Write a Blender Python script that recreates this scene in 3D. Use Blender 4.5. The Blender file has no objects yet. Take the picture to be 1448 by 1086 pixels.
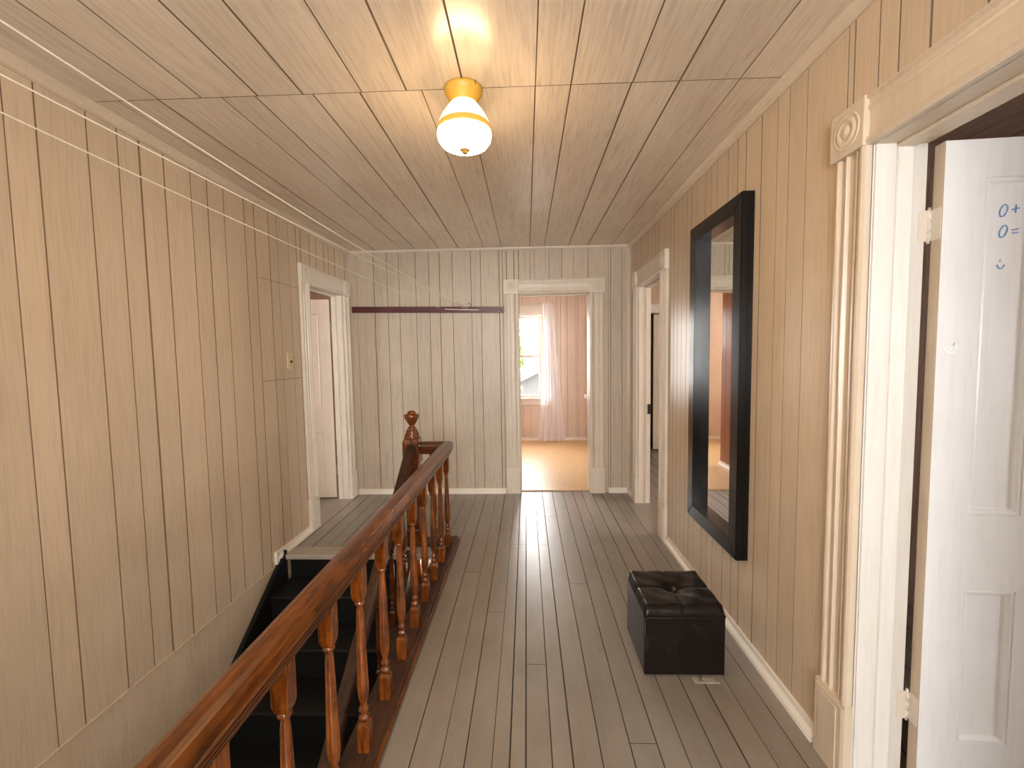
import bpy, bmesh, math, random
from mathutils import Vector, Matrix
random.seed(7)
sc = bpy.context.scene
COL = sc.collection

# ------------------------------------------------------------------ dimensions
XL, XR, D, ZC = -1.767, 1.0255, 4.381, 2.451     # hall: left wall, right wall, end wall, ceiling
YB = -1.70                                       # wall behind the camera
WT = 0.15                                        # wall thickness
OPZ, HEADZ = 1.998, 2.140                        # door opening height, top of the corner blocks
RISE, RUN = 0.185, 0.26
LOWZ = -2.59
YBACK = 7.10                                     # end wall of the room beyond the hall
CAMH = 1.40

# ------------------------------------------------------------------ materials
def new_mat(name):
    m = bpy.data.materials.new(name); m.use_nodes = True
    nt = m.node_tree
    return m, nt, nt.nodes['Principled BSDF']

def N(nt, t, **kw):
    n = nt.nodes.new(t)
    for k, v in kw.items():
        if k in ('operation', 'blend_type', 'data_type', 'noise_dimensions', 'attribute_name', 'feature', 'wave_type', 'bands_direction', 'noise_type'):
            setattr(n, k, v)
        else:
            n.inputs[k].default_value = v
    return n

def coords(nt, scale, attr=False):
    g = nt.nodes.new('ShaderNodeNewGeometry')
    mp = nt.nodes.new('ShaderNodeMapping'); mp.inputs['Scale'].default_value = scale
    nt.links.new(g.outputs['Position'], mp.inputs['Vector'])
    if attr:
        a = N(nt, 'ShaderNodeAttribute', attribute_name='plank')
        ml = N(nt, 'ShaderNodeVectorMath', operation='SCALE'); ml.inputs['Scale'].default_value = 37.0
        cb = nt.nodes.new('ShaderNodeCombineXYZ')
        for k in 'XYZ': nt.links.new(a.outputs['Fac'], cb.inputs[k])
        nt.links.new(cb.outputs[0], ml.inputs[0])
        ad = N(nt, 'ShaderNodeVectorMath', operation='ADD')
        nt.links.new(mp.outputs[0], ad.inputs[0]); nt.links.new(ml.outputs[0], ad.inputs[1])
        return ad.outputs[0], a.outputs['Fac']
    return mp.outputs[0], None

def ramp(nt, fac, stops):
    r = nt.nodes.new('ShaderNodeValToRGB')
    while len(r.color_ramp.elements) < len(stops): r.color_ramp.elements.new(0.5)
    for e, (p, c) in zip(r.color_ramp.elements, stops):
        e.position = p; e.color = (*c, 1)
    nt.links.new(fac, r.inputs['Fac'])
    return r.outputs['Color']

def bump(nt, b, height, strength, dist=0.002):
    bp = nt.nodes.new('ShaderNodeBump')
    bp.inputs['Strength'].default_value = strength; bp.inputs['Distance'].default_value = dist
    nt.links.new(height, bp.inputs['Height']); nt.links.new(bp.outputs['Normal'], b.inputs['Normal'])

def mixc(nt, a, b, fac, mode='MIX'):
    m = nt.nodes.new('ShaderNodeMix'); m.data_type = 'RGBA'; m.blend_type = mode
    for s, v in ((m.inputs['Factor'], fac), (m.inputs['A'], a), (m.inputs['B'], b)):
        if hasattr(v, 'is_linked') or hasattr(v, 'links'): nt.links.new(v, s)
        elif isinstance(v, tuple): s.default_value = (*v, 1)
        else: s.default_value = v
    return m.outputs['Result']

def sca(c, k): return tuple(x * k for x in c)

def wood_panel(name, axis, base, rough=0.42, contrast=1.0, spec=0.5):
    """printed wood-grain panelling; axis = direction of the grain"""
    m, nt, b = new_mat(name)
    s = {'x': (1, 1, 1), 'y': (1, .055, 1), 'z': (1, 1, .055)}[axis]
    v, pv = coords(nt, sca(s, 1), True)
    n1 = N(nt, 'ShaderNodeTexNoise', Scale=95.0, Detail=3.0, Roughness=.6, Distortion=.3); nt.links.new(v, n1.inputs['Vector'])
    n2 = N(nt, 'ShaderNodeTexNoise', Scale=26.0, Detail=2.0, Roughness=.5, Distortion=1.6); nt.links.new(v, n2.inputs['Vector'])
    v3, _ = coords(nt, (1.4, 1.4, 1.4))
    n3 = N(nt, 'ShaderNodeTexNoise', Scale=1.7, Detail=2.0); nt.links.new(v3, n3.inputs['Vector'])
    k = .10 * contrast
    c1 = ramp(nt, n1.outputs['Fac'], [(.34, sca(base, 1 - k * 1.25)), (.5, base), (.68, sca(base, 1 + k * .45))])
    c2 = ramp(nt, n2.outputs['Fac'], [(.36, (1 - k, 1 - k * 1.1, 1 - k * 1.2)), (.46, (1, 1, 1)), (.53, (1 - k * .5, 1 - k * .55, 1 - k * .6)), (.6, (1, 1, 1))])
    c = mixc(nt, c1, c2, 1.0, 'MULTIPLY')
    c4 = ramp(nt, pv, [(0, (.94, .94, .94)), (1, (1.04, 1.03, 1.02))])
    c = mixc(nt, c, c4, 1.0, 'MULTIPLY')
    c5 = ramp(nt, n3.outputs['Fac'], [(.3, (.95, .94, .93)), (.7, (1.03, 1.03, 1.03))])
    c = mixc(nt, c, c5, 1.0, 'MULTIPLY')
    nt.links.new(c, b.inputs['Base Color'])
    b.inputs['Roughness'].default_value = rough; b.inputs['Specular IOR Level'].default_value = spec
    bump(nt, b, n2.outputs['Fac'], .10, .002)
    return m

def paint(name, base, rough=.4, streak=.05, axis='z', bmp=.05, spec=.5):
    m, nt, b = new_mat(name)
    s = {'x': (.08, 1, 1), 'y': (1, .08, 1), 'z': (1, 1, .08)}[axis]
    v, _ = coords(nt, s)
    n1 = N(nt, 'ShaderNodeTexNoise', Scale=60.0, Detail=4.0, Roughness=.65); nt.links.new(v, n1.inputs['Vector'])
    v2, _ = coords(nt, (1, 1, 1))
    n2 = N(nt, 'ShaderNodeTexNoise', Scale=5.0, Detail=4.0); nt.links.new(v2, n2.inputs['Vector'])
    c = ramp(nt, n1.outputs['Fac'], [(.3, sca(base, 1 - streak * 1.6)), (.5, base), (.75, sca(base, 1 + streak * .4))])
    c2 = ramp(nt, n2.outputs['Fac'], [(.3, (1 - streak, 1 - streak * 1.2, 1 - streak * 1.5)), (.65, (1, 1, 1))])
    nt.links.new(mixc(nt, c, c2, 1.0, 'MULTIPLY'), b.inputs['Base Color'])
    b.inputs['Roughness'].default_value = rough; b.inputs['Specular IOR Level'].default_value = spec
    if bmp: bump(nt, b, n1.outputs['Fac'], bmp, .002)
    return m

def plain(name, base, rough=.5, metal=0.0, spec=.5):
    m, nt, b = new_mat(name)
    v, _ = coords(nt, (1, 1, 1))
    n = N(nt, 'ShaderNodeTexNoise', Scale=40.0, Detail=3.0); nt.links.new(v, n.inputs['Vector'])
    nt.links.new(ramp(nt, n.outputs['Fac'], [(.3, sca(base, .93)), (.7, sca(base, 1.05))]), b.inputs['Base Color'])
    b.inputs['Roughness'].default_value = rough; b.inputs['Metallic'].default_value = metal; b.inputs['Specular IOR Level'].default_value = spec
    return m

def varnish(name, axis, light, mid, dark, rough=.22, coat=.35):
    m, nt, b = new_mat(name)
    s = {'x': (.1, 1, 1), 'y': (1, .1, 1), 'z': (1, 1, .1)}[axis]
    v, _ = coords(nt, s)
    n1 = N(nt, 'ShaderNodeTexNoise', Scale=70.0, Detail=4.0, Roughness=.6, Distortion=.6); nt.links.new(v, n1.inputs['Vector'])
    v2, _ = coords(nt, (1, .45, 1))
    n2 = N(nt, 'ShaderNodeTexNoise', Scale=11.0, Detail=4.0, Roughness=.6); nt.links.new(v2, n2.inputs['Vector'])
    c = ramp(nt, n1.outputs['Fac'], [(.3, dark), (.5, mid), (.72, light)])
    c2 = ramp(nt, n2.outputs['Fac'], [(.36, (.34, .3, .26)), (.56, (1, 1, 1))])
    nt.links.new(mixc(nt, c, c2, .75, 'MULTIPLY'), b.inputs['Base Color'])
    b.inputs['Roughness'].default_value = rough
    b.inputs['Coat Weight'].default_value = coat; b.inputs['Coat Roughness'].default_value = .12
    bump(nt, b, n1.outputs['Fac'], .08, .002)
    return m

M = {}
WALLC = (.58, .465, .335)
M['wall'] = wood_panel('wood_panelling', 'z', WALLC, rough=.33, contrast=.75)
M['wall_end'] = wood_panel('grey_light_panelling', 'z', (.54, .47, .375), rough=.36)  # wall panelling with the end wall's greyer light put into its colour
M['ceil'] = wood_panel('ceiling_panelling', 'y', (.73, .635, .52), rough=.25, spec=.75)
M['pink'] = wood_panel('pink_panelling', 'z', (.69, .59, .525), contrast=.5)
M['brown_panel'] = wood_panel('brown_panelling', 'z', (.30, .105, .045), rough=.3, contrast=1.6)
M['peach'] = paint('peach_wall', (.62, .46, .33), .6)
M['shabby'] = wood_panel('bare_boards', 'z', (.34, .22, .16), rough=.7, contrast=2.2)
M['shabby_ceil'] = wood_panel('bare_ceiling_boards', 'y', (.46, .33, .26), rough=.7, contrast=2)
M['groove'] = plain('dark_groove_paint', (.17, .10, .05), .8)  # the panelling's grooves are painted dark
M['groove_pink'] = plain('pink_groove_stain', (.36, .23, .17), .8)
M['groove_pale'] = plain('groove_stain', (.16, .115, .075), .8)
M['trim'] = paint('cream_gloss_trim', (.70, .635, .54), .34, .06)
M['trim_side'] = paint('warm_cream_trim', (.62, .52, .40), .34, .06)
M['white_trim'] = paint('white_gloss_trim', (.72, .695, .65), .34, .05)
M['door_white'] = paint('white_door_paint', (.79, .80, .81), .38, .035, bmp=.03)
M['door_edge'] = paint('aged_cream_edge', (.60, .49, .36), .45, .08)
M['door_cream'] = paint('cream_door_paint', (.74, .66, .56), .36, .04, bmp=.03)
M['base'] = paint('white_baseboard', (.78, .73, .65), .35, .04, 'y')
M['rail_y'] = varnish('orange_varnished_wood_level', 'y', (.20, .060, .007), (.135, .036, .004), (.065, .017, .002), .27, .2)
M['rail_x'] = varnish('brown_varnished_wood', 'x', (.15, .045, .012), (.09, .026, .008), (.03, .010, .004))
M['rail_dark'] = varnish('dark_varnished_wood', 'y', (.09, .032, .011), (.05, .018, .007), (.018, .007, .003), .55, 0.0)
M['turned'] = varnish('orange_turned_wood', 'z', (.30, .088, .010), (.19, .048, .006), (.075, .018, .003), .2)
M['newel'] = varnish('dark_turned_wood', 'z', (.26, .075, .014), (.15, .040, .009), (.05, .014, .004), .2)
M['stair'] = plain('black_stair_paint', (.0055, .005, .0045), .5, 0.0, .3)
M['maroon'] = paint('maroon_paint', (.085, .014, .018), .35, .1, 'x')
M['black'] = paint('black_frame_stain', (.0045, .0045, .005), .20, .2, 'z', .02, .28)
M['gold'] = plain('old_gold_paint', (.70, .40, .06), .45)
M['brass'] = plain('dull_brass', (.55, .36, .12), .35, .9)
M['dark_metal'] = plain('dark_iron', (.03, .027, .025), .5, .6)
M['cord'] = plain('white_cord', (.78, .72, .62), .7)
M['switch'] = plain('aged_cream_plastic', (.62, .50, .27), .4)
M['black_plastic'] = plain('black_plastic', (.012, .011, .010), .35)
M['porcelain'] = plain('white_porcelain', (.86, .84, .80), .15)
M['blue'] = plain('blue_crayon', (.16, .33, .66), .7)
M['chalk'] = plain('white_chalk', (.98, .98, .98), .8)
M['paper'] = plain('torn_tape', (.36, .33, .29), .5)
M['strip'] = paint('worn_pale_nosing', (.40, .365, .31), .4, .12, 'x')
M['house'] = paint('grey_house_boards', (.030, .029, .031), .8, .08)
M['roof'] = plain('roof_felt', (.062, .060, .05), .9)
M['lawn'] = plain('pale_bounce_ground', (.50, .49, .44), .9)  # ground colour paled so it bounces skylight up to the ceilings
M['leaf'] = plain('leaf_green', (.17, .25, .04), .7)
M['plaster'] = plain('low_wall_plaster', (.30, .25, .20), .8)

def floor_paint(name, base):
    m, nt, b = new_mat(name)
    v, pv = coords(nt, (1, .25, 1), True)
    n1 = N(nt, 'ShaderNodeTexNoise', Scale=22.0, Detail=5.0, Roughness=.6); nt.links.new(v, n1.inputs['Vector'])
    v2, _ = coords(nt, (1.0, .7, 1))
    n2 = N(nt, 'ShaderNodeTexNoise', Scale=17.0, Detail=2.5, Roughness=.5, Distortion=2.2); nt.links.new(v2, n2.inputs['Vector'])
    n4 = N(nt, 'ShaderNodeTexNoise', Scale=3.2, Detail=4.0); nt.links.new(v2, n4.inputs['Vector'])
    c = ramp(nt, n1.outputs['Fac'], [(.3, sca(base, .88)), (.5, base), (.75, sca(base, 1.1))])
    c2 = ramp(nt, pv, [(0, (.9, .9, .9)), (1, (1.08, 1.06, 1.04))])
    c = mixc(nt, c, c2, 1.0, 'MULTIPLY')
    c3 = ramp(nt, n4.outputs['Fac'], [(.35, (.9, .88, .85)), (.6, (1.03, 1.03, 1.03))])
    c = mixc(nt, c, c3, 1.0, 'MULTIPLY')
    nt.links.new(c, b.inputs['Base Color'])
    r = nt.nodes.new('ShaderNodeMapRange'); r.inputs['To Min'].default_value = .30; r.inputs['To Max'].default_value = .36
    nt.links.new(n1.outputs['Fac'], r.inputs['Value']); nt.links.new(r.outputs[0], b.inputs['Roughness'])
    b.inputs['Specular IOR Level'].default_value = .9
    bump(nt, b, n2.outputs['Fac'], .30, .004)
    return m
M['floor'] = floor_paint('grey_floor_paint', (.232, .206, .176))
M['floor_gap'] = plain('dark_floor_gap', (.06, .048, .038), .9)
def ply(name):
    m, nt, b = new_mat(name)
    v, _ = coords(nt, (1, .6, 1))
    n2 = N(nt, 'ShaderNodeTexNoise', Scale=5.0, Detail=3.0, Distortion=2.5); nt.links.new(v, n2.inputs['Vector'])
    w = N(nt, 'ShaderNodeMath', operation='SINE'); mu = N(nt, 'ShaderNodeMath', operation='MULTIPLY'); mu.inputs[1].default_value = 70
    nt.links.new(n2.outputs['Fac'], mu.inputs[0]); nt.links.new(mu.outputs[0], w.inputs[0])
    mr = nt.nodes.new('ShaderNodeMapRange'); mr.inputs['From Min'].default_value = -1; nt.links.new(w.outputs[0], mr.inputs['Value'])
    base = (.60, .40, .20)
    nt.links.new(ramp(nt, mr.outputs[0], [(0, sca(base, .86)), (.4, base), (1, sca(base, 1.06))]), b.inputs['Base Color'])
    b.inputs['Roughness'].default_value = .38
    return m
M['ply'] = ply('bare_plywood')

def leather():
    m, nt, b = new_mat('dark_brown_leather')
    v, _ = coords(nt, (1, 1, 1))
    n = N(nt, 'ShaderNodeTexVoronoi', Scale=420.0); nt.links.new(v, n.inputs['Vector'])
    n2 = N(nt, 'ShaderNodeTexNoise', Scale=14.0, Detail=3.0, Distortion=1.0); nt.links.new(v, n2.inputs['Vector'])
    nt.links.new(ramp(nt, n2.outputs['Fac'], [(.3, (.006, .004, .0036)), (.7, (.012, .0075, .0065))]), b.inputs['Base Color'])
    b.inputs['Roughness'].default_value = .24; b.inputs['Specular IOR Level'].default_value = .25
    ad = N(nt, 'ShaderNodeMath', operation='MULTIPLY_ADD'); ad.inputs[1].default_value = .12
    nt.links.new(n.outputs['Distance'], ad.inputs[0]); nt.links.new(n2.outputs['Fac'], ad.inputs[2])
    bump(nt, b, ad.outputs[0], .3, .006)
    return m
M['leather'] = leather()

def mirror_mat():
    m, nt, b = new_mat('mirror_silvering')
    b.inputs['Base Color'].default_value = (.86, .87, .86, 1); b.inputs['Metallic'].default_value = 1; b.inputs['Roughness'].default_value = .015
    return m
M['mirror'] = mirror_mat()

def pane_mat():
    m = bpy.data.materials.new('window_glass'); m.use_nodes = True; nt = m.node_tree; nt.nodes.clear()
    o = nt.nodes.new('ShaderNodeOutputMaterial'); mx = nt.nodes.new('ShaderNodeMixShader'); t = nt.nodes.new('ShaderNodeBsdfTransparent'); g = nt.nodes.new('ShaderNodeBsdfGlossy')
    g.inputs['Roughness'].default_value = .02; mx.inputs[0].default_value = .06
    nt.links.new(t.outputs[0], mx.inputs[1]); nt.links.new(g.outputs[0], mx.inputs[2]); nt.links.new(mx.outputs[0], o.inputs[0])
    return m
M['glass'] = pane_mat()

def sheer():
    m = bpy.data.materials.new('sheer_white_voile'); m.use_nodes = True; nt = m.node_tree; nt.nodes.clear()
    o = nt.nodes.new('ShaderNodeOutputMaterial'); mx = nt.nodes.new('ShaderNodeMixShader'); mx2 = nt.nodes.new('ShaderNodeMixShader')
    t = nt.nodes.new('ShaderNodeBsdfTransparent'); d = nt.nodes.new('ShaderNodeBsdfDiffuse'); tl = nt.nodes.new('ShaderNodeBsdfTranslucent')
    d.inputs[0].default_value = (.92, .91, .94, 1); tl.inputs[0].default_value = (.93, .93, .96, 1)
    mx2.inputs[0].default_value = .5; mx.inputs[0].default_value = .90
    nt.links.new(d.outputs[0], mx2.inputs[1]); nt.links.new(tl.outputs[0], mx2.inputs[2])
    nt.links.new(t.outputs[0], mx.inputs[1]); nt.links.new(mx2.outputs[0], mx.inputs[2]); nt.links.new(mx.outputs[0], o.inputs[0])
    return m
M['sheer'] = sheer()

def glow(name, col, strength, base=(.8, .75, .6)):
    m, nt, b = new_mat(name)
    b.inputs['Base Color'].default_value = (*base, 1); b.inputs['Roughness'].default_value = .25
    b.inputs['Emission Color'].default_value = (*col, 1); b.inputs['Emission Strength'].default_value = strength
    return m
M['glow_low'] = glow('lit_milk_glass', (1.0, .66, .33), 72.0)
M['glow_up'] = glow('lit_cream_glass', (1.0, .67, .29), 2.6)
M['glow_band'] = glow('lit_gold_band', (1.0, .50, .08), .30, (.6, .34, .06))

# ------------------------------------------------------------------ mesh builder (world coordinates)
class MB:
    def __init__(s, tf=None):
        s.bm = bmesh.new(); s.tf = tf or (lambda p: p); s.mi = 0
    def v(s, p): return s.bm.verts.new(s.tf(Vector(p)))
    def f(s, vs, smooth=False):
        try: f = s.bm.faces.new(vs)
        except ValueError: return None
        f.material_index = s.mi; f.smooth = smooth
        return f
    def quad(s, a, b, c, d): return s.f([s.v(a), s.v(b), s.v(c), s.v(d)])
    def box(s, x0, x1, y0, y1, z0, z1, bev=0.0):
        if bev:
            b = min(bev, abs(x1 - x0) * .45, abs(y1 - y0) * .45, abs(z1 - z0) * .45)
            t = bmesh.new(); bmesh.ops.create_cube(t, size=1)
            for q in t.verts: q.co = ((x0 + x1) / 2 + q.co.x * (x1 - x0), (y0 + y1) / 2 + q.co.y * (y1 - y0), (z0 + z1) / 2 + q.co.z * (z1 - z0))
            bmesh.ops.bevel(t, geom=t.edges[:], offset=b, segments=2, profile=.5, affect='EDGES')
            s.add(t); return
        V = [s.v((x, y, z)) for x in (x0, x1) for y in (y0, y1) for z in (z0, z1)]
        for q in ((0, 1, 3, 2), (4, 6, 7, 5), (0, 4, 5, 1), (2, 3, 7, 6), (0, 2, 6, 4), (1, 5, 7, 3)): s.f([V[i] for i in q])
    def add(s, t, smooth=False):
        mp = {}
        for q in t.verts: mp[q] = s.v(q.co)
        for f in t.faces: s.f([mp[q] for q in f.verts], smooth)
        t.free()
    def prism(s, prof, axis, a, b, a_off=None, b_off=None, smooth=False):
        """prof: closed 2-D polygon; axis x: (y,z) prof, y: (x,z), z: (x,y); *_off: per-point shift along the axis (mitres, slopes)"""
        mk = {'x': lambda p, t: (t, p[0], p[1]), 'y': lambda p, t: (p[0], t, p[1]), 'z': lambda p, t: (p[0], p[1], t)}[axis]
        A = [s.v(mk(p, a + (a_off(p) if a_off else 0))) for p in prof]; B = [s.v(mk(p, b + (b_off(p) if b_off else 0))) for p in prof]
        n = len(prof)
        for i in range(n): s.f([A[i], A[(i + 1) % n], B[(i + 1) % n], B[i]], smooth)
        s.f(A[::-1]); s.f(B)
    def lathe(s, prof, c, seg=24, axis='z', smooth=True):
        """prof: list of (r, h)"""
        rings = []
        for r, h in prof:
            ring = []
            for k in range(seg):
                a = 2 * math.pi * k / seg; u, w = r * math.cos(a), r * math.sin(a)
                p = {'z': (u, w, h), 'x': (h, u, w), 'y': (u, h, w)}[axis]
                ring.append(s.v((c[0] + p[0], c[1] + p[1], c[2] + p[2])))
            rings.append(ring)
        for A, B in zip(rings, rings[1:]):
            for k in range(seg): s.f([A[k], A[(k + 1) % seg], B[(k + 1) % seg], B[k]], smooth)
        s.f(rings[0][::-1]); s.f(rings[-1])
    def sqlathe(s, prof, c, bev=.15):
        """square (chamfered) sections stacked in z: list of (half width, z)"""
        rings = []
        for r, h in prof:
            k = r * (1 - bev)
            rings.append([s.v((c[0] + x, c[1] + y, c[2] + h)) for x, y in ((r, -k), (r, k), (k, r), (-k, r), (-r, k), (-r, -k), (-k, -r), (k, -r))])
        for A, B in zip(rings, rings[1:]):
            for k in range(8): s.f([A[k], A[(k + 1) % 8], B[(k + 1) % 8], B[k]])
        s.f(rings[0][::-1]); s.f(rings[-1])
    def tube(s, pts, r, seg=6, closed=False):
        pts = [Vector(p) for p in pts]; rings = []; n = len(pts)
        for i, p in enumerate(pts):
            a = pts[(i - 1) % n] if (i > 0 or closed) else p; b = pts[(i + 1) % n] if (i < n - 1 or closed) else p
            t = (b - a).normalized(); up = Vector((0, 0, 1)) if abs(t.z) < .9 else Vector((1, 0, 0))
            u = t.cross(up).normalized(); w = t.cross(u)
            rings.append([s.v(p + r * (math.cos(2 * math.pi * k / seg) * u + math.sin(2 * math.pi * k / seg) * w)) for k in range(seg)])
        pr = list(zip(rings, rings[1:])) + ([(rings[-1], rings[0])] if closed else [])
        for A, B in pr:
            for k in range(seg): s.f([A[k], A[(k + 1) % seg], B[(k + 1) % seg], B[k]], True)
        if not closed: s.f(rings[0][::-1]); s.f(rings[-1])
    def panel(s, P, u0, u1, v0, v1, grooves=(), holes=(), gw=.007, gd=.003):
        """boarded sheet; P(u, v, d) -> point, d out of the face; grooves along v; slot 0 board, slot 1 groove"""
        lay = s.bm.faces.layers.float.get('plank') or s.bm.faces.layers.float.new('plank')
        gs = sorted(g for g in grooves if u0 + .02 < g < u1 - .02 and not any(abs(g - e) < gw for h in holes for e in h[:2]))
        us = {u0: 0, u1: 0}
        for h in holes:
            for e in h[:2]:
                if u0 < e < u1: us[e] = 0
        wd = {g: gw * random.Random(int(g * 9973) + 5).choice((.55, .75, 1.0, 1.0, 1.35)) for g in gs}
        for g in gs: us[g - wd[g] / 2] = 0; us[g] = -gd; us[g + wd[g] / 2] = 0
        U = sorted(us); V = sorted({v0, v1} | {e for h in holes for e in h[2:] if v0 < e < v1})
        cache = {}
        def vv(i, j):
            if (i, j) not in cache: cache[i, j] = s.v(P(U[i], V[j], us[U[i]]))
            return cache[i, j]
        pl = [random.random() for _ in range(len(gs) + 1)]
        for i in range(len(U) - 1):
            um = (U[i] + U[i + 1]) / 2
            ing = any(abs(um - g) < wd[g] / 2 for g in gs)
            for j in range(len(V) - 1):
                vm = (V[j] + V[j + 1]) / 2
                if any(h[0] < um < h[1] and h[2] < vm < h[3] for h in holes): continue
                f = s.f([vv(i, j), vv(i + 1, j), vv(i + 1, j + 1), vv(i, j + 1)])
                if f:
                    f.material_index = 1 if ing else 0
                    f[lay] = pl[sum(1 for g in gs if g < um)]

def wloc(o):
    v = Vector((0, 0, 0))
    while o is not None: v += o.location; o = o.parent
    return v

def obj(name, mb, mats, parent=None, origin=None, fix=True):
    me = bpy.data.meshes.new(name)
    if fix: bmesh.ops.recalc_face_normals(mb.bm, faces=mb.bm.faces[:])
    base = wloc(parent) if parent else Vector((0, 0, 0))
    off = base + (Vector(origin) - base if origin is not None else Vector((0, 0, 0)))
    for v in mb.bm.verts: v.co -= off
    mb.bm.to_mesh(me); mb.bm.free()
    for m in (mats if isinstance(mats, (list, tuple)) else [mats]): me.materials.append(M[m])
    o = bpy.data.objects.new(name, me); COL.objects.link(o)
    o.parent = parent; o.location = off - base
    return o

def tag(o, label=None, cat=None, group=None, kind=None):
    for k, v in (('label', label), ('category', cat), ('group', group), ('kind', kind)):
        if v: o[k] = v
    return o

def empty(name, loc, label=None, cat=None, group=None, kind=None):
    o = bpy.data.objects.new(name, None); COL.objects.link(o); o.location = loc; o.empty_display_size = .1
    return tag(o, label, cat, group, kind)

def boards(a, b, lo=.09, hi=.2):
    r, t = [], a
    while True:
        t += random.choice((lo, (lo + hi) / 2, hi, lo * 1.3))
        if t > b: return r
        r.append(t)

RWALL = lambda off: (lambda p: Vector((XR - p[1], p[0], p[2])))
PR = lambda u, v, d: (XR - d, u, v)
PL = lambda u, v, d: (XL + d, u, v)
PBk = lambda u, v, d: (u, D - d, v)

# ------------------------------------------------------------------ the hall
L_OP = (3.535, 4.215)        # left door opening (y)
RM_OP = (3.345, 4.057)       # far right door opening (y)
RN_OP = (0.64, 1.362)        # near right door opening (y)
B_OP = (-.074, .633)         # end door opening (x)

gl = [1.491, 1.592, 1.781, 1.916, 2.025, 2.161, 2.332, 2.453, 2.586, 2.772, 2.875, 3.032, 3.134, 3.282, 3.394, 3.461, 3.60, 3.72, 3.86, 3.95, 4.08, 4.19, 4.30] + [1.30, 1.17, 1.06, .90, .78, .60, .47, .31, .2, .04, -.1, -.25, -.4, -.53, -.7, -.82, -1.0, -1.15, -1.3, -1.42, -1.58]
mb = MB(); mb.panel(PL, YB, D, -.045, ZC, gl, [(L_OP[0], L_OP[1], -.05, OPZ)], .0075)
mb.mi = 1                                             # seam of the cut-out patch beside the door
for a, b, c, d in ((2.88, 3.41, 1.247, 1.251), (2.905, 3.41, 1.942, 1.945)):
    mb.quad(PL(a, c, .0006), PL(b, c, .0006), PL(b, d, .0006), PL(a, d, .0006))
mb.mi = 0
mb.panel(PL, YB, 3.2, LOWZ, -.052, [], [])
mb.box(XL - .012, XL + .006, YB, 2.93, -.056, -.040)
tag(obj('wall_left', mb, ['wall', 'groove'], fix=False), 'long beige wood-grain panelled wall beside the stairwell on the left', 'wall', kind='structure')

gr = [1.677, 1.785, 1.865, 1.985, 2.12, 2.20, 2.30, 2.425, 2.50, 2.58, 2.70, 2.79, 2.86, 2.95, 3.02, 3.1, 3.17, 3.32, 3.43, 3.55, 3.64, 3.76, 3.88, 3.97, 4.07, 4.2, 4.28] + [1.476, 1.450, 1.354, 1.285, 1.19, 1.05, .94, .8, .66, .52, .4, .25, .12, -.05, -.2, -.33, -.5, -.7, -.82, -.99, -1.2, -1.4, -1.56]
mb = MB(); mb.panel(PR, YB, D, 0, ZC, gr, [(RM_OP[0], RM_OP[1], -.05, OPZ), (RN_OP[0], RN_OP[1], -.05, OPZ)], .005)
tag(obj('wall_right', mb, ['wall', 'groove_pale'], fix=False), 'beige wood-grain panelled wall behind the black mirror', 'wall', kind='structure')

gb = [-1.684, -1.509, -1.375, -1.256, -1.089, -.955, -.849, -.722, -.537, -.44, -.258, -.224, -.184, -.11, -.065, .051, .092, .233, .36, .473, .615, .813, .835, .947]
mb = MB(); mb.panel(PBk, XL, XR, 0, ZC, gb, [(B_OP[0], B_OP[1], -.05, OPZ)], .0048)
tag(obj('wall_end', mb, ['wall_end', 'groove_pale'], fix=False), 'panelled end wall, its greyer light put into the colour, with the maroon rail and bright doorway', 'wall', kind='structure')

# wall behind the camera, with the hole for the added fill window
mb = MB(); mb.panel(lambda u, v, d: (u, YB + d, v), XL, XR, LOWZ, ZC, [XL + .15 * k for k in range(1, 19)], [(-.9, .6, .9, 2.1)], .006)
tag(obj('wall_behind', mb, ['wall', 'groove'], fix=False), 'panelled wall with an added unseen window at the near end of the hall', 'wall', kind='structure')

# ceiling: two lengths of grooved boards meeting in a cross seam above the lamp
YS = 1.795
mb = MB(); PC = lambda u, v, d: (u, v, ZC - d)
mb.panel(PC, XL, XR, YB, YS - .002, [-1.469, -1.291, -1.06, -.876, -.639, -.46, -.231, .050, .189, .428, .609, .84], [], .0055, .003)
mb.panel(PC, XL, XR, YS + .002, D, [-1.64, -1.472, -1.21, -1.072, -.838, -.648, -.40, -.229, .049, .189, .425, .609, .84], [], .0055, .003)
mb.mi = 1; mb.quad((XL, YS - .002, ZC + .001), (XR, YS - .002, ZC + .001), (XR, YS + .002, ZC + .001), (XL, YS + .002, ZC + .001))
tag(obj('ceiling', mb, ['ceil', 'groove_pale'], fix=False), 'cream wood-grain boarded ceiling with a lit lamp', 'ceiling', kind='structure')

# floor: grey boards, open over the stairs
WELL = (-.65, 3.01)           # right edge and far edge of the opening
mb = MB(); PF = lambda u, v, d: (u, v, d)
seams = [-.62, -.52, -.42, -.314, -.232, -.137, -.076, -.02, .071, .143, .244, .353, .45, .54, .64, .735, .83, .93]
mb.panel(PF, WELL[0], XR + WT, YB, D + .06, seams, [(XR, XR + WT, YB, RN_OP[0]), (XR, XR + WT, RN_OP[1], RM_OP[0]), (XR, XR + WT, RM_OP[1], D + .1)], .0045, .004)
mb.panel(PF, XL - WT, WELL[0], WELL[1], D, [-1.72, -1.61, -1.5, -1.4, -1.29, -1.18, -1.07, -.95, -.84, -.73], [(XL - WT, XL, WELL[1], L_OP[0]), (XL - WT, XL, L_OP[1], D + .1)], .0045, .004)
mb.panel(PF, XL, WELL[0], YB, -.62, [-1.6, -1.45, -1.3, -1.15, -1.0, -.85], [], .0045, .004)
mb.mi = 1
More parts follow.
